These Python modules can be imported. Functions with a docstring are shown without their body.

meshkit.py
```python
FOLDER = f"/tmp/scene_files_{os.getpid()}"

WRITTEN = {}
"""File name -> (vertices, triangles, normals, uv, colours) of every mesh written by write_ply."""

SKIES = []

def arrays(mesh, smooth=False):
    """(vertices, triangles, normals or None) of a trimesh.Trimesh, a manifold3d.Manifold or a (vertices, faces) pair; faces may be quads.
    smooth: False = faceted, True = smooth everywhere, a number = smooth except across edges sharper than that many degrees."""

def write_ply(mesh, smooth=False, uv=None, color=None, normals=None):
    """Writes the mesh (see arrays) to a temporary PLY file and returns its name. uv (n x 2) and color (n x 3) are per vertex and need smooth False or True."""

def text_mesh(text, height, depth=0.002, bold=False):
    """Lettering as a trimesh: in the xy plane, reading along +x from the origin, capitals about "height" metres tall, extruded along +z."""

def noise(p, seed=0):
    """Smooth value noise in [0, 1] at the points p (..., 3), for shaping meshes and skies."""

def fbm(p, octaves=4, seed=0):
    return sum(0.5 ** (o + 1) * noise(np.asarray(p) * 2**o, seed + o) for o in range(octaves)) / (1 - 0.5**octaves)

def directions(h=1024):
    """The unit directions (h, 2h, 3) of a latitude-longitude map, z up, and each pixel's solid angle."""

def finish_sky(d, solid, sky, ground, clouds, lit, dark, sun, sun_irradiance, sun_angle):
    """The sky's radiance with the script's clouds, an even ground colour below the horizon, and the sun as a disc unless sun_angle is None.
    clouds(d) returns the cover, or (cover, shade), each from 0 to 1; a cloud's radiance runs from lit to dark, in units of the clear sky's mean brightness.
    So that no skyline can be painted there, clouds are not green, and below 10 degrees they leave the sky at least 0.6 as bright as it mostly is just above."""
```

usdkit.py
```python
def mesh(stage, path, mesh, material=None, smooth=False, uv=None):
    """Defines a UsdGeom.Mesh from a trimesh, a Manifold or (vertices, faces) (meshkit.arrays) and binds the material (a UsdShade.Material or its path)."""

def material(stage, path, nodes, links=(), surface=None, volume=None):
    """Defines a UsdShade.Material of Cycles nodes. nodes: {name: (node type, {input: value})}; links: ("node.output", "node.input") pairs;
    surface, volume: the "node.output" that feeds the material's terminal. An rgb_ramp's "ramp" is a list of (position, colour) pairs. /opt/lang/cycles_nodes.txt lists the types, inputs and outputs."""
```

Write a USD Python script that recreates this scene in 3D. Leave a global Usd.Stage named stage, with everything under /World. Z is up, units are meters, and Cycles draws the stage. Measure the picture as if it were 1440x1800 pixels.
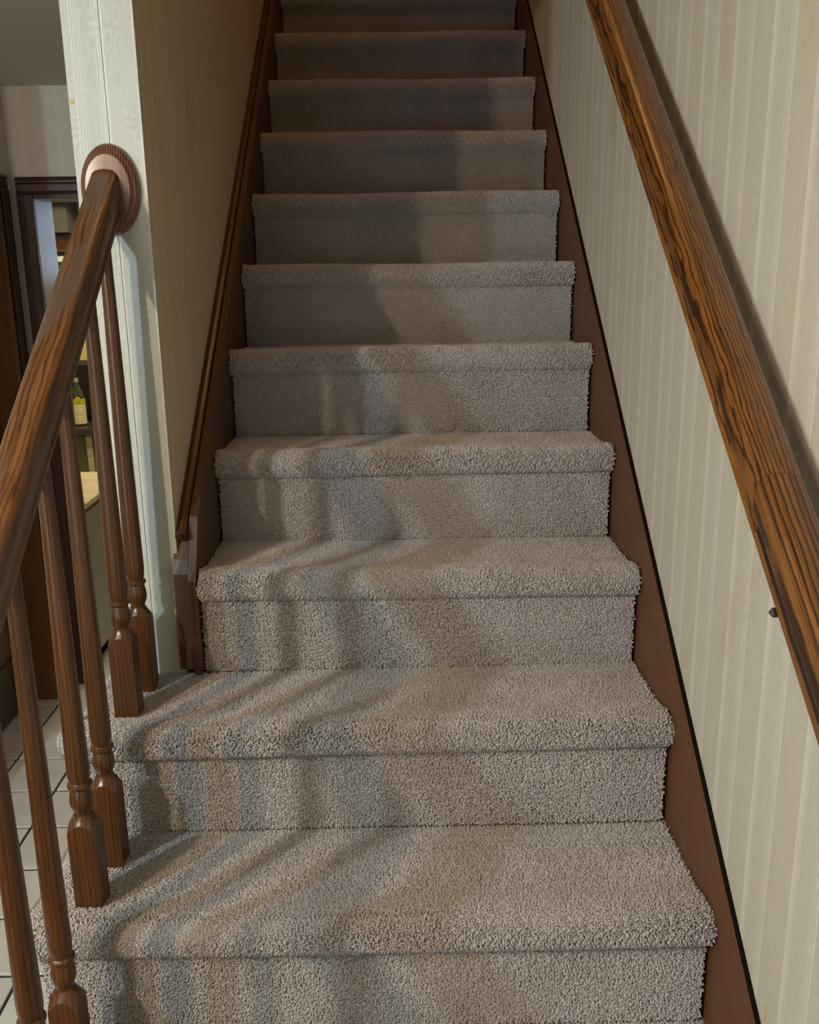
import math, random
import numpy as np, trimesh, manifold3d as m3, usdkit, meshkit
from pxr import Usd, UsdGeom, UsdLux, UsdShade, Sdf, Gf, Vt
from shapely.geometry import Polygon

stage = Usd.Stage.CreateInMemory()
UsdGeom.SetStageUpAxis(stage, 'Z'); UsdGeom.SetStageMetersPerUnit(stage, 1.0)
UsdGeom.Xform.Define(stage, '/World'); UsdGeom.Scope.Define(stage, '/World/Looks')
rng = np.random.default_rng(7); random.seed(7)

# ------------------------------------------------------------------ camera, light, exposure
CAM = (0.3857, -0.9231, 1.1493); YAW, PITCH, ROLL, FPX = 0.0139, -0.2590, -0.0144, 1640.0
EXPOSURE = 0.27
LAMP_Z = 1.66
BULBS = [((-1.06, -1.25), (1.0, 0.80, 0.55), 21.5), ((-1.34, -1.07), (0.70, 0.88, 1.0), 22.5)]
CEILING_LIGHT = ((1.0, 0.87, 0.73), 25.0)          # flush lamp over the foot of the stairs
WINDOW_LIGHT = ((0.60, 0.72, 1.0), 3.0)
LANDING_FILL = ((1.0, 0.52, 0.20), 3.8)  # added warm fill over the upper stairs, from an unseen lamp
KITCHEN_LAMP = ((1.0, 0.84, 0.55), 42.0)
KITCHEN_WINDOW = ((0.55, 0.75, 1.0), 3.0)


def camera():
    cy, sy, cp, sp = math.cos(YAW), math.sin(YAW), math.cos(PITCH), math.sin(PITCH)
    f = np.array([sy * cp, cy * cp, sp]); r = np.array([cy, -sy, 0]); u = np.cross(r, f)
    c, s = math.cos(ROLL), math.sin(ROLL)
    r, u = c * r + s * u, -s * r + c * u
    cam = UsdGeom.Camera.Define(stage, '/World/camera')
    m = Gf.Matrix4d(*r, 0, *u, 0, *(-f), 0, *CAM, 1)
    cam.AddTransformOp().Set(m)
    cam.CreateHorizontalApertureAttr(36.0); cam.CreateVerticalApertureAttr(45.0)
    cam.CreateFocalLengthAttr(36.0 * FPX / 1440.0); cam.CreateFStopAttr(0.0)
    cam.CreateExposureAttr(EXPOSURE); cam.CreateClippingRangeAttr((0.03, 100.0))


camera()


def sphere_light(name, loc, color, power, radius=0.038, parent='/World'):
    l = UsdLux.SphereLight.Define(stage, f'{parent}/{name}')
    l.CreateRadiusAttr(radius); l.CreateColorAttr(Gf.Vec3f(*color)); l.CreateNormalizeAttr(True)
    l.CreateIntensityAttr(power); l.AddTranslateOp().Set(Gf.Vec3d(*loc))


def rect_light(name, loc, aim, w, h, color, power):
    l = UsdLux.RectLight.Define(stage, '/World/' + name)
    l.CreateWidthAttr(w); l.CreateHeightAttr(h); l.CreateColorAttr(Gf.Vec3f(*color)); l.CreateIntensityAttr(power); l.CreateNormalizeAttr(False)
    m = Gf.Matrix4d().SetLookAt(Gf.Vec3d(*loc), Gf.Vec3d(*loc) + Gf.Vec3d(*aim), Gf.Vec3d(0, 0, 1) if abs(aim[2]) < .9 else Gf.Vec3d(0, 1, 0)).GetInverse()
    l.AddTransformOp().Set(m)


FLOOR, CEIL = -0.57, 1.80
for i, ((x, y), col, pw) in enumerate(BULBS):
    sphere_light('bulb_light' if i == 0 else f'bulb_light_{i:03d}', (x, y, LAMP_Z), col, pw)
rect_light('window_light', (-0.75, -2.53, 0.45), (0, 1, 0), 0.9, 1.1, *WINDOW_LIGHT)
rect_light('kitchen_lamp_light', (-1.0, 3.75, CEIL - 0.06), (0, 0, -1), 0.35, 0.35, *KITCHEN_LAMP)
rect_light('kitchen_window_light', (-0.60, 4.58, 1.32), (-.1, -1, 0), 0.6, 0.45, *KITCHEN_WINDOW)
sphere_light('landing_fill_light', (0.42, 1.7, 4.22), *LANDING_FILL, radius=.06)
dl_ = UsdLux.DiskLight.Define(stage, '/World/flush_lamp_light'); dl_.CreateRadiusAttr(0.16); dl_.CreateColorAttr(Gf.Vec3f(*CEILING_LIGHT[0])); dl_.CreateIntensityAttr(CEILING_LIGHT[1]); dl_.CreateNormalizeAttr(False)
dl_.AddTranslateOp().Set(Gf.Vec3d(-0.30, -0.75, CEIL - 0.075))
dome = UsdLux.DomeLight.Define(stage, '/World/sky_light'); dome.CreateIntensityAttr(0.02); dome.CreateColorAttr(Gf.Vec3f(.7, .82, 1))

# ------------------------------------------------------------------ helpers
names = {}


def numbered(path):
    n = names.get(path, 0); names[path] = n + 1
    return path if n == 0 else f'{path}_{n:03d}'


def path_of(parent, name):
    return numbered((str(parent.GetPath()) if parent is not None else '/World') + '/' + name)


def keys(p, **k):
    for a, b in k.items():
        if b is not None:
            p.SetCustomDataByKey(a, b)
    return p


def thing(name, label, cat, loc=(0, 0, 0), group=None, kind=None):
    x = UsdGeom.Xform.Define(stage, path_of(None, name)); x.AddTranslateOp().Set(Gf.Vec3d(*loc))
    return keys(x.GetPrim(), label=label, category=cat, group=group, kind=kind)


ORIGIN = {}


def obj(name, mesh, mat, parent=None, smooth=False, rest=None, label=None, kind=None, cat=None):
    """ONE mesh. rest(v) gives the pattern coordinates (metres: along, across, across) stored as a primvar."""
    v, f, n = meshkit.arrays(mesh, smooth)
    p = path_of(parent, name)
    m = UsdGeom.Mesh.Define(stage, p)
    m.CreatePointsAttr(Vt.Vec3fArray.FromNumpy(v.astype(np.float32)))
    m.CreateFaceVertexCountsAttr(Vt.IntArray.FromNumpy(np.full(len(f), 3, np.int32)))
    m.CreateFaceVertexIndicesAttr(Vt.IntArray.FromNumpy(f.astype(np.int32).ravel()))
    m.CreateSubdivisionSchemeAttr('none')
    if n is not None:
        m.CreateNormalsAttr(Vt.Vec3fArray.FromNumpy(n.astype(np.float32))); m.SetNormalsInterpolation('vertex')
    r = rest(v) if callable(rest) else (v if rest is None else rest)
    UsdGeom.PrimvarsAPI(m).CreatePrimvar('rest', Sdf.ValueTypeNames.Float3Array, 'vertex').Set(Vt.Vec3fArray.FromNumpy(np.asarray(r, np.float32)))
    UsdShade.MaterialBindingAPI.Apply(m.GetPrim()).Bind(mat)
    return keys(m.GetPrim(), label=label, kind=kind, category=cat)


def box(x0, x1, y0, y1, z0, z1, bev=0.0):
    if bev:
        b = bev
        pts = [(x, y, z) for sx, x in ((1, x0), (-1, x1)) for sy, y in ((1, y0), (-1, y1)) for sz, z in ((1, z0), (-1, z1))
               for x, y, z in ((x + sx * b, y + sy * b, z), (x + sx * b, y, z + sz * b), (x, y + sy * b, z + sz * b))]
        return trimesh.convex.convex_hull(np.array(pts))
    m = trimesh.creation.box([x1 - x0, y1 - y0, z1 - z0]); m.apply_translation([(x0 + x1) / 2, (y0 + y1) / 2, (z0 + z1) / 2])
    return m


def split(m):
    """no shared vertices: every face keeps its own pattern coordinates"""
    v = m.vertices[m.faces].reshape(-1, 3)
    return trimesh.Trimesh(v, np.arange(len(v)).reshape(-1, 3), process=False)


def wall_rest(m):
    n = np.repeat(m.face_normals, 3, 0); v = m.vertices[m.faces].reshape(-1, 3)
    s = np.where(np.abs(n[:, 0]) > .5, v[:, 1], v[:, 0])
    return np.stack([s, v[:, 2], np.zeros(len(v))], 1)


def wall(name, boxes, mat, parent=None, **k):
    m = trimesh.util.concatenate([box(*b) for b in boxes]); r = wall_rest(m)
    return obj(name, split(m), mat, parent, rest=r, **k)


def grain(axis, o=(0, 0, 0)):
    """pattern coordinates with the grain along an axis"""
    order = {'x': [0, 1, 2], 'y': [1, 0, 2], 'z': [2, 0, 1]}[axis]
    return lambda v: v[:, order] + np.array(o)


def sweep(section, p0, p1, up=(0, 0, 1)):
    """polygon section (a right, b up) from p0 to p1; returns mesh and the pattern coordinates function"""
    p0, p1 = np.array(p0, float), np.array(p1, float); d = p1 - p0; L = np.linalg.norm(d); d /= L
    a = np.cross(d, up); a /= np.linalg.norm(a); b = np.cross(a, d)
    m = trimesh.creation.extrude_polygon(Polygon(section), L, engine='earcut')
    v = np.array(m.vertices)
    m = trimesh.Trimesh(p0 + v[:, :1] * a + v[:, 1:2] * b + v[:, 2:] * d, m.faces, process=False)
    m.fix_normals()
    return m, (lambda q, o=0.0: np.stack([(q - p0) @ d + o, (q - p0) @ a, (q - p0) @ b], 1))


def lathe(profile, n=32):
    """profile (r, z) turned about z"""
    return trimesh.creation.revolve(np.array(profile), sections=n)


def arc(cx, cy, r, a0, a1, n):
    t = np.radians(np.linspace(a0, a1, n)); return [(cx + r * math.cos(x), cy + r * math.sin(x)) for x in t]


# ------------------------------------------------------------------ materials
def mat(name, nodes, links, surface='p.BSDF'):
    return usdkit.material(stage, '/World/Looks/' + name, nodes, links, surface=surface)


def plain(name, color, rough=0.5, **k):
    return mat(name, {'p': ('principled_bsdf', {'base_color': color, 'roughness': rough, **k})}, [])


def wood(name, light, dark, rough=0.32, pore=0.6, bands=40.0, worn=None, distort=3.0, coat=0.3, streak=0.75):
    mid = tuple(0.62 * a + 0.38 * b for a, b in zip(light, dark))
    nodes = {'a': ('attribute', {'attribute': 'rest'}),
             'm': ('mapping', {'scale': (0.16, 1, 1)}),
             'w': ('wave_texture', {'wave_type': 'bands', 'bands_direction': 'y', 'profile': 'sine', 'scale': bands, 'distortion': distort, 'detail': 3.0, 'detail_scale': 0.8, 'detail_roughness': 0.6}),
             'r': ('rgb_ramp', {'ramp': [(0, light), (0.5, light), (0.74, mid), (0.93, dark), (1, dark)]}),
             'm2': ('mapping', {'scale': (16, 800, 800)}), 'n2': ('noise_texture', {'scale': 1.0, 'detail': 2.0}),
             'r2': ('rgb_ramp', {'ramp': [(0.0, (0.22, 0.18, 0.16)), (0.40, (0.40, 0.34, 0.30)), (0.52, (1, 1, 1)), (1, (1.12, 1.1, 1.08))]}),
             'm5': ('mapping', {'scale': (3.0, 190, 190)}), 'n5': ('noise_texture', {'scale': 1.0, 'detail': 3.0, 'roughness': 0.6}),
             'r5': ('rgb_ramp', {'ramp': [(0.30, (0.30, 0.26, 0.24)), (0.48, (0.92, 0.90, 0.88)), (0.62, (1.15, 1.15, 1.12))]}),
             'm3': ('mapping', {'scale': (2.0, 26, 26)}), 'n3': ('noise_texture', {'scale': 1.0, 'detail': 3.0}),
             'r3': ('rgb_ramp', {'ramp': [(0.25, (0.62, 0.58, 0.55)), (0.75, (1.25, 1.28, 1.3))]}),
             'x1': ('mix', {'mix_type': 'multiply', 'fac': pore}), 'x5': ('mix', {'mix_type': 'multiply', 'fac': streak}), 'x2': ('mix', {'mix_type': 'multiply', 'fac': 0.9}),
             'b': ('bump', {'strength': 0.15, 'distance': 0.0006}),
             'p': ('principled_bsdf', {'roughness': rough, 'coat_weight': coat, 'coat_roughness': 0.2, 'specular_ior_level': 0.4})}
    links = [('a.vector', 'm.vector'), ('m.vector', 'w.vector'), ('w.fac', 'r.fac'), ('a.vector', 'm2.vector'), ('m2.vector', 'n2.vector'), ('n2.fac', 'r2.fac'),
             ('a.vector', 'm5.vector'), ('m5.vector', 'n5.vector'), ('n5.fac', 'r5.fac'), ('a.vector', 'm3.vector'), ('m3.vector', 'n3.vector'), ('n3.fac', 'r3.fac'),
             ('r.color', 'x1.color1'), ('r2.color', 'x1.color2'), ('x1.color', 'x5.color1'), ('r5.color', 'x5.color2'), ('x5.color', 'x2.color1'), ('r3.color', 'x2.color2'),
             ('n2.fac', 'b.height'), ('b.normal', 'p.normal')]
    if worn:
        nodes |= {'m4': ('mapping', {'scale': (6, 24, 24)}), 'n4': ('noise_texture', {'scale': 1.0, 'detail': 4.0, 'roughness': 0.6}),
                  'r4': ('rgb_ramp', {'ramp': [(0.47, (0, 0, 0)), (0.58, (0.8, 0.8, 0.8))]}), 'x4': ('mix', {'mix_type': 'mix', 'color2': worn})}
        links += [('a.vector', 'm4.vector'), ('m4.vector', 'n4.vector'), ('n4.fac', 'r4.fac'), ('r4.color', 'x4.fac'), ('x2.color', 'x4.color1'), ('x4.color', 'p.base_color')]
    else:
        links.append(('x2.color', 'p.base_color'))
    return mat(name, nodes, links)


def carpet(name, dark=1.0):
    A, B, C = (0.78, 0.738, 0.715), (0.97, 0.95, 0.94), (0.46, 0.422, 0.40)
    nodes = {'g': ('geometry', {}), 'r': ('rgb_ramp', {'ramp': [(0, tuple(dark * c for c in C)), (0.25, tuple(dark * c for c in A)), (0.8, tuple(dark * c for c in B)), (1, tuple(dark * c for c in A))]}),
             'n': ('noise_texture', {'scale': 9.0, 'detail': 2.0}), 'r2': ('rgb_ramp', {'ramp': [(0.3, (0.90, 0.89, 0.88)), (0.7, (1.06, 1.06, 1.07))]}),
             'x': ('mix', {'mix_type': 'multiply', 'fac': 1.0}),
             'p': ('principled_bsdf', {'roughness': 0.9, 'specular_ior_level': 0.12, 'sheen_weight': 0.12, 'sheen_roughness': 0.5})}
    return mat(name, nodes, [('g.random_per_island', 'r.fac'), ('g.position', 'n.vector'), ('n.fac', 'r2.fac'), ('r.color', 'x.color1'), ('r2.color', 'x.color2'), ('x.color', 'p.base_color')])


PERIOD, PHASE = 0.1383, 0.680


def wallpaper(name, base=(0.535, 0.507, 0.412), line=(0.72, 0.70, 0.61), band=(0.548, 0.523, 0.434), moire=1.0, period=PERIOD, phase=PHASE):
    w = 0.0011 / period; f = 0.0024 / period
    stops = [(0, base), (0.02, base)]
    e0, e1 = 0.03, 0.53
    lines = [(e0, 1.3 * w, 1.0), (e0 + 2.4 * f, w, .55), (e0 + 4.4 * f, w, .5), (e0 + 6.6 * f, .8 * w, .35), (e1 - 5.8 * f, w, .4), (e1 - 3.6 * f, 1.2 * w, .6), (e1 - 1.9 * f, 1.2 * w, .7), (e1, 1.3 * w, 1.0)]
    lerp = lambda a, b, t: tuple(x + (y - x) * t for x, y in zip(a, b))
    last = base
    for i, (c, h, s) in enumerate(lines):
        bg = base if i == 0 else band
        stops += [(c - h - .003, bg), (c - h + .001, lerp(bg, line, s)), (c + h - .001, lerp(bg, line, s)), (c + h + .003, band if i < len(lines) - 1 else base)]
    stops += [(0.56, base), (1.0, base)]
    nodes = {'a': ('attribute', {'attribute': 'rest'}), 's': ('separate_xyz', {}),
             'j': ('noise_texture', {'scale': 40.0, 'detail': 1.0}), 'jm': ('math', {'math_type': 'multiply_add', 'value2': 0.0016, 'value3': -0.0008}), 'ja': ('math', {'math_type': 'add'}),
             'd': ('math', {'math_type': 'multiply_add', 'value2': 1 / period, 'value3': -phase / period + 100.03}), 'f': ('math', {'math_type': 'fraction'}), 'r': ('rgb_ramp', {'ramp': stops}),
             # watered-silk relief: contour lines of a stretched noise
             'mm': ('mapping', {'scale': (62, 13, 1)}), 'mn': ('noise_texture', {'scale': 1.0, 'detail': 0.0}), 'ms': ('math', {'math_type': 'multiply', 'value2': 70.0}), 'mi': ('math', {'math_type': 'sine'}),
             'mr': ('rgb_ramp', {'ramp': [(0, (1 - .055 * moire,) * 3), (0.5, (1, 1, 1)), (1, (1 + .03 * moire,) * 3)]}), 'mk': ('math', {'math_type': 'multiply_add', 'value2': 0.5, 'value3': 0.5}),
             # fine thread
             'tm': ('mapping', {'scale': (900, 14, 1)}), 'tn': ('noise_texture', {'scale': 1.0, 'detail': 1.0}), 'tr': ('rgb_ramp', {'ramp': [(0.2, (0.93, 0.93, 0.925)), (0.8, (1.05, 1.05, 1.05))]}),
             # stains and age
             'um': ('mapping', {'scale': (7, 2.2, 1)}), 'un': ('noise_texture', {'scale': 1.0, 'detail': 4.0, 'roughness': 0.6}), 'ur': ('rgb_ramp', {'ramp': [(0.35, (1, 1, 1)), (0.6, (0.98, 0.965, 0.93)), (0.78, (0.90, 0.83, 0.66))]}),
             'km': ('mapping', {'scale': (420, 9, 1)}), 'kn': ('noise_texture', {'scale': 1.0, 'detail': 0.0}), 'kr': ('rgb_ramp', {'ramp': [(0.0, (0.55, 0.5, 0.42)), (0.075, (0.75, 0.7, 0.62)), (0.11, (1, 1, 1))]}),
             'x1': ('mix', {'mix_type': 'multiply', 'fac': 1.0}), 'x2': ('mix', {'mix_type': 'multiply', 'fac': 1.0}), 'x3': ('mix', {'mix_type': 'multiply', 'fac': 1.0}), 'x4': ('mix', {'mix_type': 'multiply', 'fac': 0.8}),
             'b': ('bump', {'strength': 0.25, 'distance': 0.0005}),
             'p': ('principled_bsdf', {'roughness': 0.55, 'specular_ior_level': 0.3})}
    links = [('a.vector', 's.vector'), ('a.vector', 'j.vector'), ('j.fac', 'jm.value1'), ('s.x', 'ja.value1'), ('jm.value', 'ja.value2'), ('ja.value', 'd.value1'), ('d.value', 'f.value1'), ('f.value', 'r.fac'),
             ('a.vector', 'mm.vector'), ('mm.vector', 'mn.vector'), ('mn.fac', 'ms.value1'), ('ms.value', 'mi.value1'), ('mi.value', 'mk.value1'), ('mk.value', 'mr.fac'),
             ('a.vector', 'tm.vector'), ('tm.vector', 'tn.vector'), ('tn.fac', 'tr.fac'), ('a.vector', 'um.vector'), ('um.vector', 'un.vector'), ('un.fac', 'ur.fac'),
             ('a.vector', 'km.vector'), ('km.vector', 'kn.vector'), ('kn.fac', 'kr.fac'),
             ('r.color', 'x1.color1'), ('mr.color', 'x1.color2'), ('x1.color', 'x2.color1'), ('tr.color', 'x2.color2'), ('x2.color', 'x3.color1'), ('ur.color', 'x3.color2'), ('x3.color', 'x4.color1'), ('kr.color', 'x4.color2'),
             ('x4.color', 'p.base_color'), ('tn.fac', 'b.height'), ('b.normal', 'p.normal')]
    return mat(name, nodes, links)


def ceramic(name, color):
    nodes = {'g': ('geometry', {}), 'n': ('noise_texture', {'scale': 7.0, 'detail': 3.0}), 'r': ('rgb_ramp', {'ramp': [(0.3, tuple(.88 * c for c in color)), (0.7, tuple(1.06 * c for c in color))]}),
             'p': ('principled_bsdf', {'roughness': 0.28, 'specular_ior_level': 0.5})}
    return mat(name, nodes, [('g.position', 'n.vector'), ('n.fac', 'r.fac'), ('r.color', 'p.base_color')])


def painted(name, color, rough=0.45, scr=True):
    """brown paint with faint brush marks"""
    nodes = {'a': ('attribute', {'attribute': 'rest'}), 'm': ('mapping', {'scale': (3, 90, 90)}), 'n': ('noise_texture', {'scale': 1.0, 'detail': 2.0}),
             'r': ('rgb_ramp', {'ramp': [(0.3, tuple(.84 * c for c in color)), (0.7, tuple(1.1 * c for c in color))]}),
             'm2': ('mapping', {'scale': (3.5, 330, 330)}), 'n2': ('noise_texture', {'scale': 1.0, 'detail': 0.0}), 'r2': ('rgb_ramp', {'ramp': [(0.90, (0, 0, 0)), (0.93, (.7, .7, .7))]}),
             'x': ('mix', {'mix_type': 'mix', 'color2': (.42, .30, .20)}),
             'p': ('principled_bsdf', {'roughness': rough})}
    return mat(name, nodes, [('a.vector', 'm.vector'), ('m.vector', 'n.vector'), ('n.fac', 'r.fac'), ('a.vector', 'm2.vector'), ('m2.vector', 'n2.vector'), ('n2.fac', 'r2.fac'), ('r2.color', 'x.fac'), ('r.color', 'x.color1'), ('x.color', 'p.base_color')])


M = dict(
    rail_right=wood('rail_right_oak', (0.225, 0.086, 0.0155), (0.050, 0.018, 0.005), rough=0.32, bands=62, distort=9.0),
    rail_right2=wood('rail_right_oak_lower', (0.20, 0.079, 0.0165), (0.042, 0.016, 0.005), rough=0.3, bands=44, distort=4.0),
    rail_left=wood('rail_left_oak', (0.150, 0.060, 0.0150), (0.060, 0.023, 0.0070), rough=0.36, bands=40, worn=(0.090, 0.057, 0.040), distort=9, streak=.55),
    baluster=wood('baluster_oak', (0.100, 0.037, 0.0080), (0.062, 0.0225, 0.0058), rough=0.32, bands=50, distort=5.0, streak=.35, pore=.45),
    rosette=wood('rosette_oak', (0.24, 0.10, 0.06), (0.045, 0.018, 0.011), rough=0.3, bands=75, distort=1.0, streak=.4),
    cap=wood('cap_oak', (0.10, 0.036, 0.013), (0.035, 0.013, 0.006), rough=0.4, bands=40),
    darkwood=wood('dark_wood', (0.070, 0.030, 0.018), (0.026, 0.011, 0.008), rough=0.38, bands=45),
    doorwood=wood('door_wood', (0.115, 0.052, 0.018), (0.05, 0.022, 0.009), rough=0.4, bands=30),
    jamb=wood('jamb_wood', (0.20, 0.085, 0.022), (0.14, 0.06, 0.017), rough=0.4, bands=30, streak=.3, pore=.3),
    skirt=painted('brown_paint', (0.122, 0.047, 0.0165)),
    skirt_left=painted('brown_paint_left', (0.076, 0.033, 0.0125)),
    gap=plain('painted_shadow_gap', (0.006, 0.003, 0.003), 0.9, specular_ior_level=0.1),
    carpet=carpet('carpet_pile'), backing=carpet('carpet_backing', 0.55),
    paper=wallpaper('wallpaper'), paper_end=wallpaper('wallpaper_pale', base=(0.515, 0.535, 0.505), band=(0.50, 0.525, 0.495), line=(0.66, 0.685, 0.65), moire=1.3, phase=-0.148 + .03 * .1383, period=0.105),
    paper_warm_bounce=wallpaper('wallpaper_warm_bounce', base=(0.56, 0.452, 0.325), band=(0.57, 0.465, 0.338), line=(0.645, 0.55, 0.42)),  # same wallpaper with warm bounce light painted into its colour
    paper_far=wallpaper('wallpaper_hall', base=(0.56, 0.53, 0.49), band=(0.565, 0.535, 0.495), line=(0.64, 0.61, 0.57)),
    paint=plain('ceiling_paint', (0.58, 0.55, 0.49), 0.85), plaster=plain('plaster', (0.6, 0.57, 0.5), 0.85),
    tiles=[ceramic(f'tile_{k}', c) for k, c in (('warm', (0.66, 0.65, 0.60)), ('pale', (0.70, 0.69, 0.65)), ('grey', (0.62, 0.62, 0.59)))],
    grout=plain('grout', (0.022, 0.020, 0.018), 0.9),
    metal=plain('dark_bronze', (0.018, 0.012, 0.009), 0.55, metallic=0.3),
    chrome=plain('brushed_steel', (0.55, 0.55, 0.55), 0.25, metallic=1.0),
    white=plain('white_enamel', (0.75, 0.74, 0.70), 0.4),
    sage=plain('sage_paint', (0.31, 0.345, 0.32), 0.5), olive=plain('olive_paint', (0.17, 0.19, 0.085), 0.5),
    cream=mat('cream_laminate', {'g': ('geometry', {}), 'm': ('mapping', {'scale': (3, 40, 40)}), 'n': ('noise_texture', {'scale': 1.0, 'detail': 3.0}), 'r': ('rgb_ramp', {'ramp': [(0.35, (0.62, 0.52, 0.30)), (0.6, (0.80, 0.72, 0.48))]}), 'p': ('principled_bsdf', {'roughness': 0.4})},
              [('g.position', 'm.vector'), ('m.vector', 'n.vector'), ('n.fac', 'r.fac'), ('r.color', 'p.base_color')]),
    counter=plain('dark_counter', (0.045, 0.042, 0.036), 0.3),
    glass_green=plain('green_glass', (0.035, 0.045, 0.018), 0.08, specular_ior_level=0.7), glass_black=plain('black_glass', (0.008, 0.008, 0.010), 0.08, specular_ior_level=0.7),
    label=mat('paper_label', {'g': ('geometry', {}), 's': ('separate_xyz', {}), 'w': ('wave_texture', {'bands_direction': 'z', 'scale': 22.0, 'distortion': 2.0, 'detail_scale': 3.0}), 'r': ('rgb_ramp', {'ramp': [(0.0, (0.86, 0.78, 0.50)), (0.55, (0.86, 0.78, 0.50)), (0.75, (0.66, 0.56, 0.28)), (1, (0.60, 0.5, 0.25))]}), 'p': ('principled_bsdf', {'roughness': 0.6})},
              [('g.position', 'w.vector'), ('w.fac', 'r.fac'), ('r.color', 'p.base_color')]),
    yellow=plain('yellow_print', (0.80, 0.62, 0.04), 0.5), lime=plain('lime_print', (0.45, 0.50, 0.02), 0.5), seed=plain('flower_centre', (0.18, 0.10, 0.02), 0.6),
    capgrey=plain('grey_cap', (0.30, 0.32, 0.28), 0.4), soffit=plain('soffit_paint', (0.10, 0.094, 0.082), 0.8), soffit_blue_lit=plain('painted_blue_light', (0.55, 0.62, 0.66), 0.7),
    fabric_black=plain('black_fabric', (0.02, 0.02, 0.022), 0.8), fabric_white=plain('white_fabric', (0.70, 0.72, 0.76), 0.8), fabric_tan=plain('tan_fabric', (0.45, 0.36, 0.26), 0.85),
    backsplash=plain('yellow_backsplash', (0.80, 0.68, 0.30), 0.5), tan=plain('bare_patch', (0.55, 0.40, 0.20), 0.8), pane=plain('frosted_glass', (0.5, 0.6, 0.7), 0.3),
)

# ------------------------------------------------------------------ measures of the flight
R, T, W, NOSE, RAD = 0.19, 0.2529, 0.8482, 0.0242, 0.0240
SL = R / T
XW = 0.862                       # right wall
XL = -0.037                      # stair side of the left wall
XLB = -0.157                     # hall side of the left wall
YE = 0.790                       # the left wall's end face
N0, N1 = -2, 11                  # treads
FY1, FZ1 = 2.66, 1.425           # hall door
YB = 2.79                        # far hall wall

# ------------------------------------------------------------------ the setting
S = dict(kind='structure')
fl = obj('floor', box(-4.2, XW + .1, -2.7, 5.0, FLOOR - .12, FLOOR - .006), M['grout'], **S)
px, py, x00, y00, g = 0.213, 0.2166, -0.801, 1.071, 0.0045
for i in range(-2, 4):
    for j in range(-5, 15):
        x0, y0 = x00 + i * px, y00 + j * py
        if x0 < -1.46 or (y0 > 4.2) or x0 + px > -0.12:
            continue
        dz = 0.0004 * rng.standard_normal()
        obj('tile', box(x0 + g, x0 + px - g, y0 + g, y0 + py - g, FLOOR - .012, FLOOR + dz, 0.0016), M['tiles'][int(rng.integers(3))], fl)
wall('wall_right', [(XW, XW + .12, -2.7, 5.0, FLOOR, 4.4)], M['paper'], **S)
wr_ = stage.GetPrimAtPath('/World/wall_right')
tear = trimesh.creation.extrude_polygon(Polygon([(-.004, -.011), (.001, -.013), (.004, -.006), (.0035, .004), (.001, .012), (-.002, .011), (-.003, .003), (-.0045, -.003)]), .0006, engine='earcut')
v = np.array(tear.vertices); tear = trimesh.Trimesh(np.stack([XW - v[:, 2], v[:, 0] + .092, v[:, 1] + .188], 1), tear.faces, process=False); tear.fix_normals()
obj('torn_patch', tear, M['tan'], wr_, label='small tan tear low on the wall')
wl = wall('wall_left', [(XLB, XL, YE + .004, 5.0, FLOOR, 4.4)], M['paper_warm_bounce'], **S)
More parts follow.
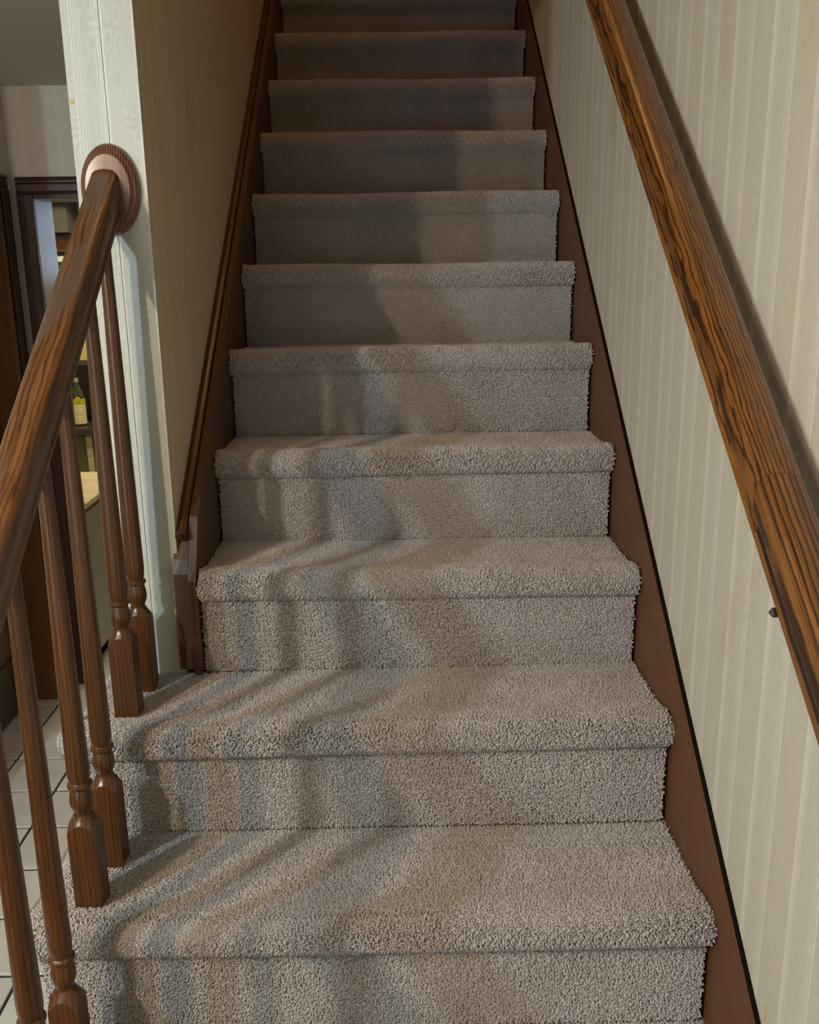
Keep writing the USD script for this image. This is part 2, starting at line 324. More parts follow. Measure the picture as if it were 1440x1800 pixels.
# end face of the left wall: its own strip of pale watered paper, two lengths meeting in a seam
v = np.array
end = trimesh.util.concatenate([box(XLB, -0.0945, YE, YE + .004, FLOOR, 4.4), box(-0.0935, XL, YE, YE + .004, FLOOR, 4.4)])
obj('paper_strip', split(end), M['paper_end'], wl, rest=wall_rest(end))
patch = lathe([(0, 0), (.0042, 0), (.0045, .0004), (0, .0006)], 20); patch.apply_transform(trimesh.transformations.rotation_matrix(math.pi / 2, [1, 0, 0])); patch.apply_translation([-.1515, YE, 1.424])
obj('torn_patch', patch, M['tan'], wl, label='small round tan patch where the paper has come off')
dent = lathe([(0, 0), (.0022, 0), (.0024, .0005), (0, .0008)], 14); dent.apply_transform(trimesh.transformations.rotation_matrix(math.pi / 2, [1, 0, 0])); dent.apply_translation([-.0485, YE, .735])
obj('nail_hole', dent, M['tan'], wl)
hall = wall('wall_hall', [(-1.15, -1.035, 1.55, 1.80, FLOOR, CEIL), (-1.15, -1.035, FY1, YB, FLOOR, CEIL), (-1.15, -1.035, 1.80, FY1, FZ1, CEIL)], M['paper_far'], **S)
wall('wall_far', [(-2.6, -0.975, YB, YB + .12, FLOOR, CEIL), (-0.975, XLB, YB, YB + .12, 1.425, CEIL), (-.20, XLB, YB, YB + .12, FLOOR, 1.425)], M['paper_far'], **S)
wall('wall_back', [(-4.2, XW, -2.7, -2.6, FLOOR, CEIL)], M['paper'], **S)
wall('wall_foyer', [(-4.2, -4.1, -2.6, 1.55, FLOOR, CEIL), (-4.1, -1.15, 1.55, 1.67, FLOOR, CEIL)], M['paper'], **S)
obj('ceiling', trimesh.util.concatenate([box(-4.2, XLB, -2.7, 5.0, CEIL, CEIL + .28), box(XLB, XW, -2.7, 0.25, CEIL, CEIL + .28)]), M['paint'], **S)
obj('ceiling', box(XLB, XW + .12, 0.0, 5.1, 4.4, 4.5), M['paint'], **S)
wall('wall_upper', [(XLB, XW, 5.0, 5.1, FLOOR, 4.4), (XLB, XW, .13, .25, CEIL + .28, 4.4), (XLB, XL, .25, YE + .004, CEIL + .001, 4.4)], M['plaster'], **S)

# hall door: closed dark panelled leaf set deep in its frame
d1 = keys(UsdGeom.Xform.Define(stage, '/World/door_1').GetPrim(), kind='structure', label='dark panelled wooden door at the left of the hall')
leaf = [box(-1.19, -1.145, 1.822, FY1 - .022, FLOOR + .008, FZ1 - .02, .002)]
dl = obj('door_leaf', leaf[0], M['doorwood'], d1, rest=grain('z'))
for (a, b) in ((1.93, 2.20), (2.29, 2.555)):
    for (z0, z1) in ((FLOOR + .22, .26), (.40, 1.28)):
        fr = [box(-1.147, -1.136, a, a + .022, z0, z1, .003), box(-1.147, -1.136, b - .022, b, z0, z1, .003), box(-1.147, -1.136, a, b, z0, z0 + .022, .003), box(-1.147, -1.136, a, b, z1 - .022, z1, .003)]
        obj('panel_moulding', trimesh.util.concatenate(fr), M['doorwood'], dl, rest=grain('z'))
        obj('panel', box(-1.147, -1.140, a + .05, b - .05, z0 + .05, z1 - .05, .003), M['doorwood'], dl, rest=grain('z'))
for y in (1.80, FY1 - .02):
    obj('jamb', box(-1.19, -1.030, y, y + .02, FLOOR, FZ1, .001), M['jamb'], d1, rest=grain('z'))
obj('door_stop', box(-1.142, -1.128, FY1 - .034, FY1 - .02, FLOOR, FZ1 - .02, .002), M['darkwood'], d1, rest=grain('z'))
obj('head_jamb', box(-1.19, -1.030, 1.80, FY1, FZ1 - .02, FZ1, .001), M['darkwood'], d1, rest=grain('y'))


def casing(parent, axis, sgn, c, a0, a1, ztop, w=0.062, th=0.018):
    """door casing with a bead at both edges on the plane axis=c, opening a0..a1, mitred look by butting the head over the legs"""
    def strip(lo, hi, z0, z1, edge):
        parts = [(lo, hi, 0, th * .7)]
        for q in ((lo, lo + .012), (hi - .010, hi), (lo + .020, lo + .026)) if edge != 'h' else ():
            parts.append((*q, 0, th))
        return parts
    for lo, hi, z0, z1, nm in ((a0 - w, a0, FLOOR, ztop, 'casing'), (a1, a1 + w, FLOOR, ztop, 'casing')):
        ms = []
        for l, h, t0, t1 in strip(lo, hi, z0, z1, 'v'):
            ms.append(box(c, c + sgn * t1, l, h, z0, z1, .0025) if axis == 'x' and sgn > 0 else box(l, h, c - t1, c, z0, z1, .0025))
        obj(nm, trimesh.util.concatenate(ms), M['darkwood'], parent, rest=grain('z', (a0, 0, 0)))
    ms = []
    for z0, z1, t in ((ztop, ztop + w, th * .7), (ztop, ztop + .010, th), (ztop + w - .012, ztop + w, th), (ztop + w - .026, ztop + w - .020, th)):
        ms.append(box(c, c + t, a0 - w, a1 + w, z0, z1, .0025) if axis == 'x' else box(a0 - w, a1 + w, c - t, c, z0, z1, .0025))
    obj('head_casing', trimesh.util.concatenate(ms), M['darkwood'], parent, rest=grain('y' if axis == 'x' else 'x'))


casing(d1, 'x', 1, -1.035, 1.80, FY1, FZ1)
d2 = keys(UsdGeom.Xform.Define(stage, '/World/door_2').GetPrim(), kind='structure', label='dark wood doorway to the kitchen at the end of the hall')
casing(d2, 'y', -1, YB, -0.957, -0.22, 1.425, w=.060)
for x in (-0.975, -.22):
    obj('jamb', box(x, x + .018, YB - .002, YB + .19, FLOOR, 1.425, .001), M['darkwood'], d2, rest=grain('z'))
obj('head_jamb', box(-.975, -.20, YB - .002, YB + .19, 1.408, 1.425, .001), M['darkwood'], d2, rest=grain('x'))

# ------------------------------------------------------------------ skirts along the flight
def zs(y, off):
    return SL * y + off


def slope_board(x0, x1, y0, y1, off, below, front=None):
    """board along the flight between x0 and x1: top edge off above the nosing line; front = height of a plumb cut at y0"""
    a = [(y0, zs(y0, -below)), (y1, zs(y1, -below)), (y1, zs(y1, off))]
    a += front if front else [(y0, zs(y0, off))]
    m = trimesh.creation.extrude_polygon(Polygon(a), x1 - x0, engine='earcut')
    v = np.array(m.vertices); m = trimesh.Trimesh(np.stack([v[:, 2] + x0, v[:, 0], v[:, 1]], 1), m.faces, process=False); m.fix_normals()
    return m


DIR = np.array([0, T, R]) / math.hypot(T, R); PERP = np.array([0, -R, T]) / math.hypot(T, R)
srest = lambda q: np.stack([q @ DIR, q @ PERP, q[:, 0]], 1)
bl = keys(UsdGeom.Xform.Define(stage, '/World/baseboard_right').GetPrim(), kind='structure')
obj('skirt_board', slope_board(.853, XW + .002, -.62, 3.2, .077, .34), M['skirt'], bl, rest=srest)
obj('painted_shadow_gap', slope_board(.8555, XW + .002, -.62, 3.2, .0805, -.0765), M['gap'], bl, rest=srest)  # solid near-black strip: the shadow line above the skirt, painted as colour
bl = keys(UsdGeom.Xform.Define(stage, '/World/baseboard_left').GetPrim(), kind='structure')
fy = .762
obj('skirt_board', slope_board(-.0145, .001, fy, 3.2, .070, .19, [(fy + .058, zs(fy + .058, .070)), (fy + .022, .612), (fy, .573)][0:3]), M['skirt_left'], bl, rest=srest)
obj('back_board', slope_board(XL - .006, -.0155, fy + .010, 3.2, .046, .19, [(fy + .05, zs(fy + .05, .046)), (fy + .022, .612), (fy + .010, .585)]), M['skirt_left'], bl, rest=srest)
sec = [(-.011, -.006), (.010, -.006), (.011, .004), (.008, .010), (.002, .0125), (-.005, .012), (-.010, .008), (-.0115, .001)]
y0 = fy + .028
cm, cr = sweep(sec, (-.0265, y0, zs(y0, .058)), (-.0265, 3.2, zs(3.2, .058)))
obj('cap_moulding', cm, M['cap'], bl, smooth=35, rest=cr)

# ------------------------------------------------------------------ staircase with its pile carpet
st = thing('staircase', 'straight staircase covered in greige cut-pile carpet between papered walls', 'staircase')


def tuft_mesh(pos, nor, h=0.0060, r=0.00128, lean=0.45, seed=0, sides=5):
    g = np.random.default_rng(seed); n = len(pos)
    rnd = g.standard_normal((n, 3)); rnd -= (rnd * nor).sum(1, keepdims=True) * nor
    d = nor + lean * rnd; d /= np.linalg.norm(d, axis=1, keepdims=True)
    hh = h * (0.70 + .55 * g.random(n))[:, None]; rr = r * (0.75 + .55 * g.random(n))
    a = np.cross(d, [0.31, 0.84, 0.45]); a /= np.linalg.norm(a, axis=1, keepdims=True); b = np.cross(d, a)
    base = pos - nor * h
    curl = 0.25 * rnd * h
    ang = np.arange(sides) * 2 * math.pi / sides + g.random((n, 1)) * 6.28
    ca, sa = np.cos(ang)[..., None], np.sin(ang)[..., None]
    ring = lambda c, k: c[:, None] + (k * rr)[:, None, None] * (ca * a[:, None] + sa * b[:, None])
    p0, p1, tip = ring(base, .75), ring(base + d * hh * .78, 1.08), base + d * hh + curl * .5
    vv = np.concatenate([p0, p1, tip[:, None]], 1)
    k = 2 * sides + 1; f = []
    for i in range(sides):
        j = (i + 1) % sides
        f += [(i, j, sides + j), (i, sides + j, sides + i), (sides + i, sides + j, 2 * sides)]
    f = np.array(f)[None] + (np.arange(n) * k)[:, None, None]
    return vv.reshape(-1, 3), f.reshape(-1, 3)


def hexgrid(w, L, s, seed):
    g = np.random.default_rng(seed); rows = int(round(L / (s * .866))); cols = int(round(w / s)); out = []
    for r in range(rows):
        x = (np.arange(cols) + (.5 if r % 2 else 0)) * w / cols + .2 * s
        out.append(np.stack([x, np.full(cols, (r + .5) * L / rows)], 1))
    p = np.concatenate(out); p += g.normal(0, s * .22, p.shape); p[:, 0] %= w
    return p


PW, SP = 0.070, 0.0025
# profile of a tread's carpet, local to (nT, nR): flat at the back, swelling over the pad into a half-round nose
LIFT, LOW = 0.014, -0.048


def bump(y):
    t = np.clip((.115 - np.asarray(y, float)) / (.115 - .034), 0, 1); return LIFT * t * t * (3 - 2 * t)


RN = (LIFT - LOW) / 2
_y = np.linspace(T + NOSE, RN, 60); _a = np.linspace(0, math.pi, 41)[1:]
PROFILE = np.concatenate([np.stack([_y, bump(_y)], 1), np.stack([RN - RN * np.sin(_a), LIFT - RN + RN * np.cos(_a)], 1)])
ARC = np.concatenate([[0], np.cumsum(np.linalg.norm(np.diff(PROFILE, axis=0), axis=1))])
_t = np.gradient(PROFILE, ARC, axis=0); PNORM = np.stack([_t[:, 1], -_t[:, 0]], 1); PNORM /= np.linalg.norm(PNORM, axis=1, keepdims=True)
FLAT = T + NOSE - RN


def tread_profile(s):
    return tuple(np.interp(s, ARC, c) for c in (PROFILE[:, 0], PROFILE[:, 1], PNORM[:, 0], PNORM[:, 1]))


def proto_tread(seed):
    g = hexgrid(PW, ARC[-1] * .985, SP, seed); g = g[(g[:, 1] < FLAT - .02) | (np.random.default_rng(seed).random(len(g)) < .74)]; y, z, ny, nz = tread_profile(g[:, 1])
    return tuft_mesh(np.stack([g[:, 0], y, z], 1), np.stack([0 * y, ny, nz], 1), seed=seed)


RH = R + LOW + .004


def proto_riser(seed):
    g = hexgrid(PW, RH, SP, seed)
    return tuft_mesh(np.stack([g[:, 0], 0 * g[:, 0], -g[:, 1]], 1), np.tile([0, -1.0, 0], (len(g), 1)), seed=seed, h=.0055)


def proto_end(seed):
    g = hexgrid(T + NOSE - RN, math.pi * RN * .95, SP, seed); a = g[:, 1] / RN; y = g[:, 0] + RN; r = (bump(y) - LOW) / 2
    P = np.stack([-r * np.sin(a), y, bump(y) - r + r * np.cos(a)], 1); Nn = np.stack([-np.sin(a), 0 * a, np.cos(a)], 1)
    gg = np.random.default_rng(seed + 1); k = 800; u = gg.random(k) * math.pi / 2; c = gg.random(k) * 1.9 - .95
    sN = np.stack([-np.sqrt(1 - c * c) * np.cos(u), -np.sqrt(1 - c * c) * np.sin(u), c], 1)
    P = np.concatenate([P, sN * RN + [0, RN, LIFT - RN]]); Nn = np.concatenate([Nn, sN])
    return tuft_mesh(P, Nn, seed=seed)


PROTOS = {}


def pile(parent, kind, places):
    """carpet pile as instanced strips of tufts; places: (x, y, z, scale_x)"""
    pi = UsdGeom.PointInstancer.Define(stage, str(parent.GetPath()) + '/carpet_pile')
    keys(pi.GetPrim(), kind='stuff')
    if kind not in PROTOS:
        make = {'tread': proto_tread, 'riser': proto_riser, 'end': proto_end}[kind]; PROTOS[kind] = []
        for k in range(1 if kind == 'end' else 2):
            vv, f = make(11 + 5 * k + len(kind))
            pr = usdkit.mesh(stage, f'{pi.GetPath()}/strip' + (f'_{k:03d}' if k else ''), trimesh.Trimesh(vv, f, process=False), M['carpet'], smooth=True)
            PROTOS[kind].append(pr.GetPath())
    pi.CreatePrototypesRel().SetTargets(PROTOS[kind])
    n = len(places); P = np.array(places)
    pi.CreateProtoIndicesAttr(Vt.IntArray([int(k) for k in rng.integers(0, len(PROTOS[kind]), n)]))
    pi.CreatePositionsAttr(Vt.Vec3fArray.FromNumpy(P[:, :3].astype(np.float32)))
    pi.CreateScalesAttr(Vt.Vec3fArray.FromNumpy(np.stack([P[:, 3], np.ones(n), np.ones(n)], 1).astype(np.float32)))
    # some strips are turned end for end along x
    return pi


def wav(x, n, k):
    return 0.0016 * math.sin(3.1 * x + 2.3 * n + k) + 0.0012 * math.sin(11 * x + 1.7 * n + 2 * k)


INS = 0.0052
for n in range(N0, N1 + 1):
    op = n <= 2
    xl = -.176 if op else .003
    xr = W + .001
    yb, zb = n * T, n * R
    last = n == N1
    # solid tread under the pile
    inner = [tuple(q) for q in (PROFILE - PNORM * INS)[::2]]
    yr = T + NOSE + (.001 if n == 2 else .02)
    prof = inner + [(RN + .004, LOW + INS), (RN + .004, -.030), (yr, -.030), (yr, -INS)]
    if last:
        prof = inner + [(RN + .004, LOW + INS), (RN + .004, -.030), (1.9, -.030), (1.9, -INS)]
    m = trimesh.creation.extrude_polygon(Polygon(prof).buffer(0), xr - xl + (.022 if op else 0), engine='earcut')
    v = np.array(m.vertices); m = trimesh.Trimesh(np.stack([v[:, 2] + xl - (.022 if op else 0) + (.004 if op else 0), v[:, 0] + yb, v[:, 1] + zb], 1), m.faces, process=False); m.fix_normals()
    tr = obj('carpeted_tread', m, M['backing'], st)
    pl = []
    k = int(round((xr - xl) / PW)); s = (xr - xl) / (k * PW)
    for i in range(k):
        x = xl + i * PW * s
        pl.append((x, yb + wav(x, n, 0), zb + wav(x, n, 1.3), s))
        if last:
            for q in range(1, 4):
                pl.append((x, yb + q * FLAT * .97, zb - .015, s))
    pile(tr, 'tread', pl)
    if op:
        e = keys(obj('tread_end', box(xl - .012, xl + .001, yb + .02, yb + T + .02, zb - .04, zb - .008, .003), M['backing'], st))
        pile(e, 'end', [(xl + .002, yb, zb, 1.0)])
    # riser below this tread
    rl = -.166 if op else .004
    rr = W - .002
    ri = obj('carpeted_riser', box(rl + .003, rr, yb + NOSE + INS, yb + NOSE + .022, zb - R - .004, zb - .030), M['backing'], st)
    pl = []
    k = int(round((rr - rl) / PW)); s = (rr - rl) / (k * PW)
    for i in range(k):
        x = rl + i * PW * s
        pl.append((x, yb + NOSE + .6 * wav(x, n, 4), zb + LOW + .004, s))
    pile(ri, 'riser', pl)
# string and soffit under the open side
poly = [(N0 * T + .05, FLOOR)]
for n in range(N0, 3):
    poly += [(n * T + .05, n * R - .05), (min((n + 1) * T + .05, YE - .006), n * R - .05)]
poly += [(YE - .006, 2 * R - .05), (YE - .006, FLOOR)]
m = trimesh.creation.extrude_polygon(Polygon(poly), .02, engine='earcut'); v = np.array(m.vertices)
m = trimesh.Trimesh(np.stack([v[:, 2] - .163, v[:, 0], v[:, 1]], 1), m.faces, process=False); m.fix_normals()
obj('stringer', m, M['skirt'], st, rest=srest)

# ------------------------------------------------------------------ railing on the open side
def rail_section(w, h):
    """bread-loaf handrail: bead at the foot, finger groove, crowned top"""
    k, j = w / .057, h / .060
    half = [(0, -.030), (.0235, -.030), (.0250, -.0285), (.0252, -.0245), (.0240, -.0225), (.0222, -.0215), (.0214, -.018), (.0214, -.0125), (.0228, -.0095), (.0262, -.0070), (.0282, -.0030), (.0285, .003), (.0280, .0110), (.0264, .0185), (.0228, .0243), (.0165, .0278), (.0085, .0293), (0, .0298)]
    pts = half + [(-a, b) for a, b in half[::-1] if a > 0]
    return [(a * k, b * j) for a, b in pts]


rail_at = lambda y, off: zs(y, off)
rl = thing('stair_railing', 'brown oak stair railing with turned balusters along the open left side', 'railing')
SEC_L = rail_section(.052, .062)
zc = .700
def plumb_rail(sec, x, y0, y1, off, orig=0.0):
    """rail along the flight whose ends are cut plumb"""
    m, _ = sweep(sec, (x, y0, zs(y0, off)), (x, y1, zs(y1, off)))
    v = np.array(m.vertices); c = np.linalg.norm([T, R])
    a = (v - [x, y0, zs(y0, off)]) @ DIR; b = (v - [x, y0, zs(y0, off)]) @ PERP; L = np.hypot(1, SL) * (y1 - y0)
    t = np.where(a < L / 2, 0, 1.0)
    # shift each end so that y is constant on it
    y = np.where(t < .5, y0, y1); sa = (y - y0 + b * R / c) / (T / c)
    v = np.array([x, y0, zs(y0, off)]) + np.stack([v[:, 0] - x, 0 * a, 0 * a], 1) + sa[:, None] * DIR + b[:, None] * PERP
    m = trimesh.Trimesh(v, m.faces, process=False)
    o = np.array([x, y0, zs(y0, off)])
    return m, (lambda q: np.stack([(q - o) @ DIR + orig, q[:, 0] - x + .004, (q - o) @ PERP], 1))


XR = -0.102
m, rr_ = plumb_rail(SEC_L, XR, -.62, YE - .006, zc)
obj('handrail', m, M['rail_left'], rl, smooth=40, rest=rr_, label='thick worn oak handrail ending on an oval wall plate')
ro = lathe([(0, 0), (0, .024), (.735, .024), (.775, .0225), (.80, .0185), (.84, .0165), (.90, .0155), (.955, .0125), (.985, .0085), (1.0, .004), (1.0, 0)], 64)
v = np.array(ro.vertices); ro = trimesh.Trimesh(np.stack([v[:, 0] * .0505 - .0985, YE - v[:, 2], v[:, 1] * .0755 + 1.2815], 1), ro.faces, process=False); ro.fix_normals()
obj('rosette', ro, M['rosette'], rl, smooth=35, rest=grain('z'), label='oval wood wall plate with a stepped edge')


def baluster(y, n):
    z0 = n * R - .004; y0 = y
    top = zs(y0, zc - .028)
    H = top - z0
    blk = m3.Manifold.extrude(m3.CrossSection([[(-.0205, -.0205), (.0205, -.0205), (.0205, .0205), (-.0205, .0205)]]), .175)
    blk = m3.Manifold.cube([.041, .041, .175], False).translate([-.0205, -.0205, 0])
    prof = [(0, 0), (.040, 0), (.040, .128), (.0290, .139), (.0235, .149), (.0185, .157), (.0150, .162), (.0138, .166), (0, .166)]
    sh = m3.Manifold.revolve(m3.CrossSection([prof]), 48)
    b = blk ^ sh
    t = [(0, .160), (.0135, .160), (.0128, .168), (.0132, .171), (.0152, .175), (.0172, .183), (.0176, .189), (.0168, .197), (.0148, .206), (.0142, .2085), (.0150, .2095), (.0180, .2115), (.0186, .214), (.0180, .2165), (.0150, .2185), (.0143, .2195), (.0150, .2225), (.0165, .230), (.0170, .242)]
    for q in np.linspace(0, 1, 9)[1:]:
        t.append((.0170 + q * (.0098 - .0170), .242 + q * (H + .012 - .242)))
    t.append((0, H + .012))
    tm = lathe(t, 28)
    bm = b.to_mesh(); bm = trimesh.Trimesh(bm.vert_properties[:, :3], bm.tri_verts)
    m = trimesh.util.concatenate([bm, tm]); m.apply_translation([XR + .002, y0, z0])
    o = rng.random(3) * 3
    obj('baluster', m, M['baluster'], rl, smooth=30, rest=lambda q: np.stack([q[:, 2] + o[0], q[:, 0] * .9 + .3 * q[:, 1] + o[1], q[:, 1] + o[2]], 1))


for y, n in ((.722, 2), (.612, 2), (.452, 1), (.340, 1), (.199, 0), (.087, 0), (-.054, -1), (-.166, -1), (-.307, -2), (-.419, -2)):
    baluster(y, n)
nw = [box(XR - .045, XR + .045, -.70, -.61, FLOOR, .34, .004), box(XR - .055, XR + .055, -.71, -.60, .34, .37, .006)]
nz = zs(-.655, zc) + .05
obj('newel_post', trimesh.util.concatenate([box(XR - .043, XR + .043, -.698, -.612, FLOOR, nz, .004), box(XR - .055, XR + .055, -.71, -.60, nz, nz + .03, .008)]), M['baluster'], rl, rest=grain('z'))

# ------------------------------------------------------------------ wall handrail on the right
wr = thing('wall_handrail', 'orange-brown oak handrail on brackets along the right papered wall', 'handrail')
SEC_R = rail_section(.057, .060)
XH, ZH, YJ = .8035, .8455, .058
m, r1 = plumb_rail(SEC_R, XH, YJ, 3.0, ZH, 2.0)
obj('rail', m, M['rail_right'], wr, smooth=40, rest=r1)
m, r2 = plumb_rail(SEC_R, XH, -.75, YJ - .0008, ZH, 5.35)
obj('rail', m, M['rail_right2'], wr, smooth=40, rest=r2, label='lower length of the rail, meeting the upper in a butt joint')
for y in (-.012, 1.25, 2.4):
    zb = zs(y, ZH) - .041
    pl = [box(XH - .0295, XH + .012, y - .006, y + .006, zb - .008, zb + .002, .003)]
    pts = [(XH, zb - .002)] + [(XH + .045 * math.sin(a), zb - .012 - .036 * (1 - math.cos(a))) for a in np.linspace(0.1, math.pi / 2, 7)] + [(XW, zb - .048)]
    for (xa, za), (xb, zb2) in zip(pts, pts[1:]):
        s1 = m3.Manifold.sphere(.0055, 12).translate([xa, y, za]); s2 = m3.Manifold.sphere(.0055, 12).translate([xb, y, zb2])
        h = m3.Manifold.batch_hull([s1, s2]).to_mesh(); pl.append(trimesh.Trimesh(h.vert_properties[:, :3], h.tri_verts))
    ds = lathe([(0, 0), (.024, 0), (.024, .003), (.016, .007), (0, .008)], 24); ds.apply_transform(trimesh.transformations.rotation_matrix(-math.pi / 2, [0, 1, 0])); ds.apply_translation([XW, y, pts[-1][1]])
    pl.append(ds)
    obj('bracket', trimesh.util.concatenate(pl), M['metal'], wr, smooth=30, label='dark metal bracket')

# ------------------------------------------------------------------ kitchen seen through the doorway
wall('wall_kitchen', [(-2.6, XLB, 4.72, 4.84, FLOOR, CEIL)], M['backsplash'], **S)
wall('wall_kitchen_side', [(-2.7, -2.6, YB, 4.84, FLOOR, CEIL)], M['backsplash'], **S)
cb = thing('side_cabinet', 'low sage green cabinet with a cream top just inside the kitchen doorway', 'cabinet')
obj('body', box(-1.6, -.962, 2.985, 3.62, FLOOR + .06, .135, .003), M['sage'], cb)
obj('toe_kick', box(-1.6, -.985, 2.985, 3.60, FLOOR, FLOOR + .062), M['gap'], cb)
obj('top', box(-1.6, -.952, 2.985, 3.64, .150, .178, .004), M['cream'], cb, label='cream laminate top')
obj('edge_strip', box(-1.6, -.956, 2.985, 3.63, .132, .151, .002), M['counter'], cb)
bc = thing('base_cabinet', 'olive green base cabinet with a dark counter at the back of the kitchen', 'cabinet')
obj('body', box(-2.5, -1.304, 4.13, 4.705, FLOOR, .275, .002), M['olive'], bc)
obj('stile', box(-1.304, -1.272, 4.12, 4.705, FLOOR, .275, .003), M['cream'], bc)
obj('panel', box(-1.272, -.3, 4.13, 4.705, FLOOR, .275, .002), M['olive'], bc)
obj('countertop', box(-2.5, -.3, 4.10, 4.705, .275, .318, .004), M['counter'], bc, label='dark countertop')
ob = thing('oil_bottle', 'green oil bottle with a yellow flowered cream label on the dark kitchen counter', 'bottle', (-1.353, 4.21, .318))
obj('glass', lathe([(0, 0), (.036, 0), (.038, .004), (.038, .155), (.034, .175), (.022, .205), (.0125, .220), (.0115, .240), (0, .240)], 28), M['glass_green'], ob, smooth=40)
obj('cap', lathe([(0, .238), (.0135, .238), (.0135, .258), (.012, .260), (0, .260)], 20), M['capgrey'], ob, smooth=40)
obj('label', lathe([(.0381, .012), (.0388, .012), (.0388, .118), (.0381, .118)], 32), M['label'], ob, smooth=40, label='cream paper label')
obj('label_band', lathe([(.0381, .118), (.0389, .118), (.0389, .150), (.0381, .150)], 32), M['lime'], ob, smooth=40, label='lime green band above the label')
fw = lathe([(0, 0), (.014, 0), (.014, .001), (0, .0012)], 16); fw.apply_transform(trimesh.transformations.rotation_matrix(math.pi / 2, [1, 0, 0])); fw.apply_translation([.012, -.0375, .148])
obj('flower', fw, M['yellow'], ob)
fs = lathe([(0, 0), (.004, 0), (0, .001)], 12); fs.apply_transform(trimesh.transformations.rotation_matrix(math.pi / 2, [1, 0, 0])); fs.apply_translation([.013, -.0387, .146])
obj('flower_centre', fs, M['seed'], ob)
wb = thing('wine_bottle', 'black bottle with a small white neck label behind the flowered oil bottle', 'bottle', (-1.300, 4.34, .318))
obj('glass', lathe([(0, 0), (.036, 0), (.038, .005), (.038, .19), (.032, .215), (.0165, .25), (.0145, .262), (.0145, .33), (0, .33)], 28), M['glass_black'], wb, smooth=40)
obj('neck_label', lathe([(.0166, .292), (.0172, .292), (.0172, .312), (.0166, .312)], 20), M['white'], wb, smooth=40)
mw = thing('microwave', 'black microwave on the dark kitchen counter behind the bottles', 'microwave')
obj('case', box(-1.62, -1.14, 4.44, 4.70, .318, .63, .006), M['fabric_black'], mw)
obj('door', box(-1.61, -1.26, 4.425, 4.442, .33, .62, .004), M['glass_black'], mw)
obj('control_panel', box(-1.255, -1.15, 4.428, 4.442, .33, .62, .004), M['counter'], mw)
obj('handle', box(-1.285, -1.27, 4.40, 4.428, .36, .59, .004), M['metal'], mw)
uc = thing('upper_cabinet', 'brown wooden upper cabinet hung under the kitchen soffit', 'cabinet')
obj('body', box(-2.4, -.6, 4.42, 4.72, 1.27, 1.345, .003), M['darkwood'], uc, rest=grain('x'))
obj('rail', box(-2.4, -.6, 4.41, 4.44, 1.245, 1.272, .003), M['doorwood'], uc, rest=grain('x'))
wall('wall_soffit', [(-2.6, -1.375, 4.40, 4.72, 1.345, 1.515)], M['soffit'], **S)
wall('trim_1', [(-2.6, XLB, 4.30, 4.72, 1.515, CEIL)], M['soffit'], **S)
wall('wall_alcove', [(-1.375, XLB, 4.60, 4.72, 1.345, 1.515)], M['soffit_blue_lit'], **S)  # the cool light on this face is put into its colour
hd = thing('range_hood', 'white hood under the wooden upper cabinet in the kitchen', 'hood')
obj('shell', trimesh.convex.convex_hull(np.array([(-1.8, 4.36, 1.19), (-.9, 4.36, 1.19), (-1.8, 4.72, 1.19), (-.9, 4.72, 1.19), (-1.7, 4.5, 1.245), (-1.0, 4.5, 1.245), (-1.8, 4.72, 1.245), (-.9, 4.72, 1.245)])), M['white'], hd)
obj('lip', box(-1.82, -.88, 4.35, 4.72, 1.178, 1.192, .002), M['counter'], hd)
bg = thing('striped_bag', 'black and white striped bag on the kitchen floor past the sage cabinet', 'bag', (-1.02, 3.86, FLOOR))
def bag_part(z0, z1, bulge):
    pts = []
    for z, k in ((z0, 1 + bulge * 2 * z0), (z1, 1 + bulge * 2 * z1)):
        for a in np.linspace(0, 2 * math.pi, 20, endpoint=False):
            pts.append((.15 * k * np.sign(math.cos(a)) * abs(math.cos(a)) ** .6, .08 * k * np.sign(math.sin(a)) * abs(math.sin(a)) ** .6, z))
    return trimesh.convex.convex_hull(np.array(pts))
for i, (z0, z1) in enumerate(((0, .13), (.13, .17), (.17, .20), (.20, .24), (.24, .27), (.27, .33))):
    obj('stripe', bag_part(z0, z1, -.35), M[('fabric_tan', 'fabric_white', 'fabric_black', 'fabric_white', 'fabric_black', 'fabric_white')[i]], bg)
for sx in (-.05, .05):
    tr_ = [m3.Manifold.sphere(.006, 10).translate([sx, .0 + .05 * math.cos(a), .33 + .07 * math.sin(a)]) for a in np.linspace(0, math.pi, 9)]
    hs = [m3.Manifold.batch_hull([a, b]).to_mesh() for a, b in zip(tr_, tr_[1:])]
    obj('handle', trimesh.util.concatenate([trimesh.Trimesh(h.vert_properties[:, :3], h.tri_verts) for h in hs]), M['fabric_black'], bg)

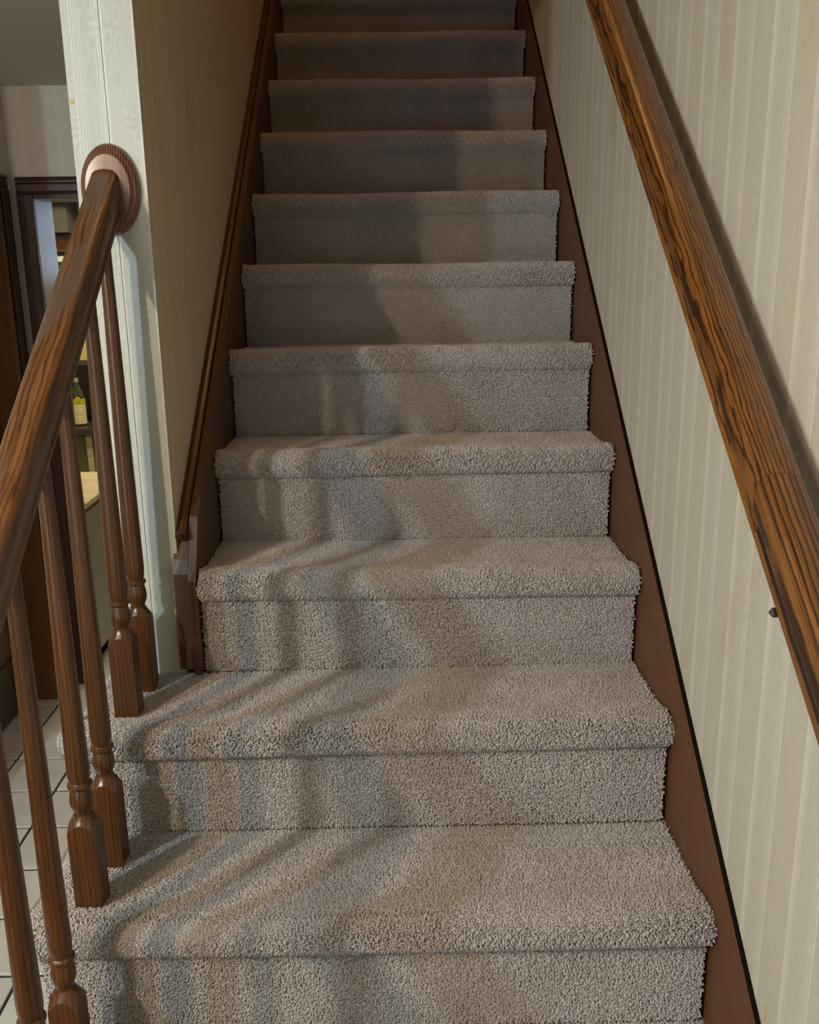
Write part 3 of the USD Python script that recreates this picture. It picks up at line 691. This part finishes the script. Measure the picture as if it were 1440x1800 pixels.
# ------------------------------------------------------------------ foyer fixture that holds the bulbs
lp = thing('ceiling_lamp', 'two-armed ceiling lamp with bare round bulbs over the foyer', 'lamp', (-1.20, -1.16, 0))
obj('canopy', lathe([(0, CEIL), (.07, CEIL), (.065, CEIL - .03), (.02, CEIL - .05), (0, CEIL - .05)], 28), M['metal'], lp, smooth=40)
for (x, y), _, _ in BULBS:
    a = np.array([0, 0, CEIL - .045]); b = np.array([x + 1.20, y + 1.16, LAMP_Z + .057])
    h = m3.Manifold.batch_hull([m3.Manifold.sphere(.007, 12).translate(list(map(float, a))), m3.Manifold.sphere(.007, 12).translate(list(map(float, b)))]).to_mesh()
    am = obj('arm', trimesh.Trimesh(h.vert_properties[:, :3], h.tri_verts), M['metal'], lp, smooth=30)
    so = lathe([(0, .07), (.012, .07), (.017, .055), (.019, .035), (0, .035)], 20); so.apply_translation([x + 1.20, y + 1.16, LAMP_Z])
    obj('socket', so, M['metal'], am, smooth=40)
fl_ = thing('flush_lamp', 'round flush ceiling lamp over the foot of the stairs', 'lamp', (-.30, -.75, 0))
obj('rim', lathe([(.17, CEIL), (.18, CEIL - .02), (.18, CEIL - .06), (.17, CEIL - .07), (.165, CEIL - .06), (.165, CEIL)], 40), M['chrome'], fl_, smooth=40)
pd = thing('added_landing_lamp', 'added unseen ceiling lamp for warm fill high over the upper stairs', 'lamp', (.42, 1.7, 0))
obj('rose', lathe([(0, 4.4), (.06, 4.4), (.055, 4.375), (.015, 4.36), (.015, 4.28), (0, 4.28)], 28), M['metal'], pd, smooth=40)
w1 = keys(UsdGeom.Xform.Define(stage, '/World/window_1').GetPrim(), kind='structure')
obj('frame', trimesh.util.concatenate([box(-1.26, -1.2, -2.6, -2.56, -.16, 1.06, .003), box(-.3, -.24, -2.6, -2.56, -.16, 1.06, .003), box(-1.2, -.3, -2.6, -2.56, -.16, -.10, .003), box(-1.2, -.3, -2.6, -2.56, 1.0, 1.06, .003)]), M['darkwood'], w1)
obj('pane', box(-1.2, -.3, -2.585, -2.575, -.1, 1.0), M['pane'], w1)
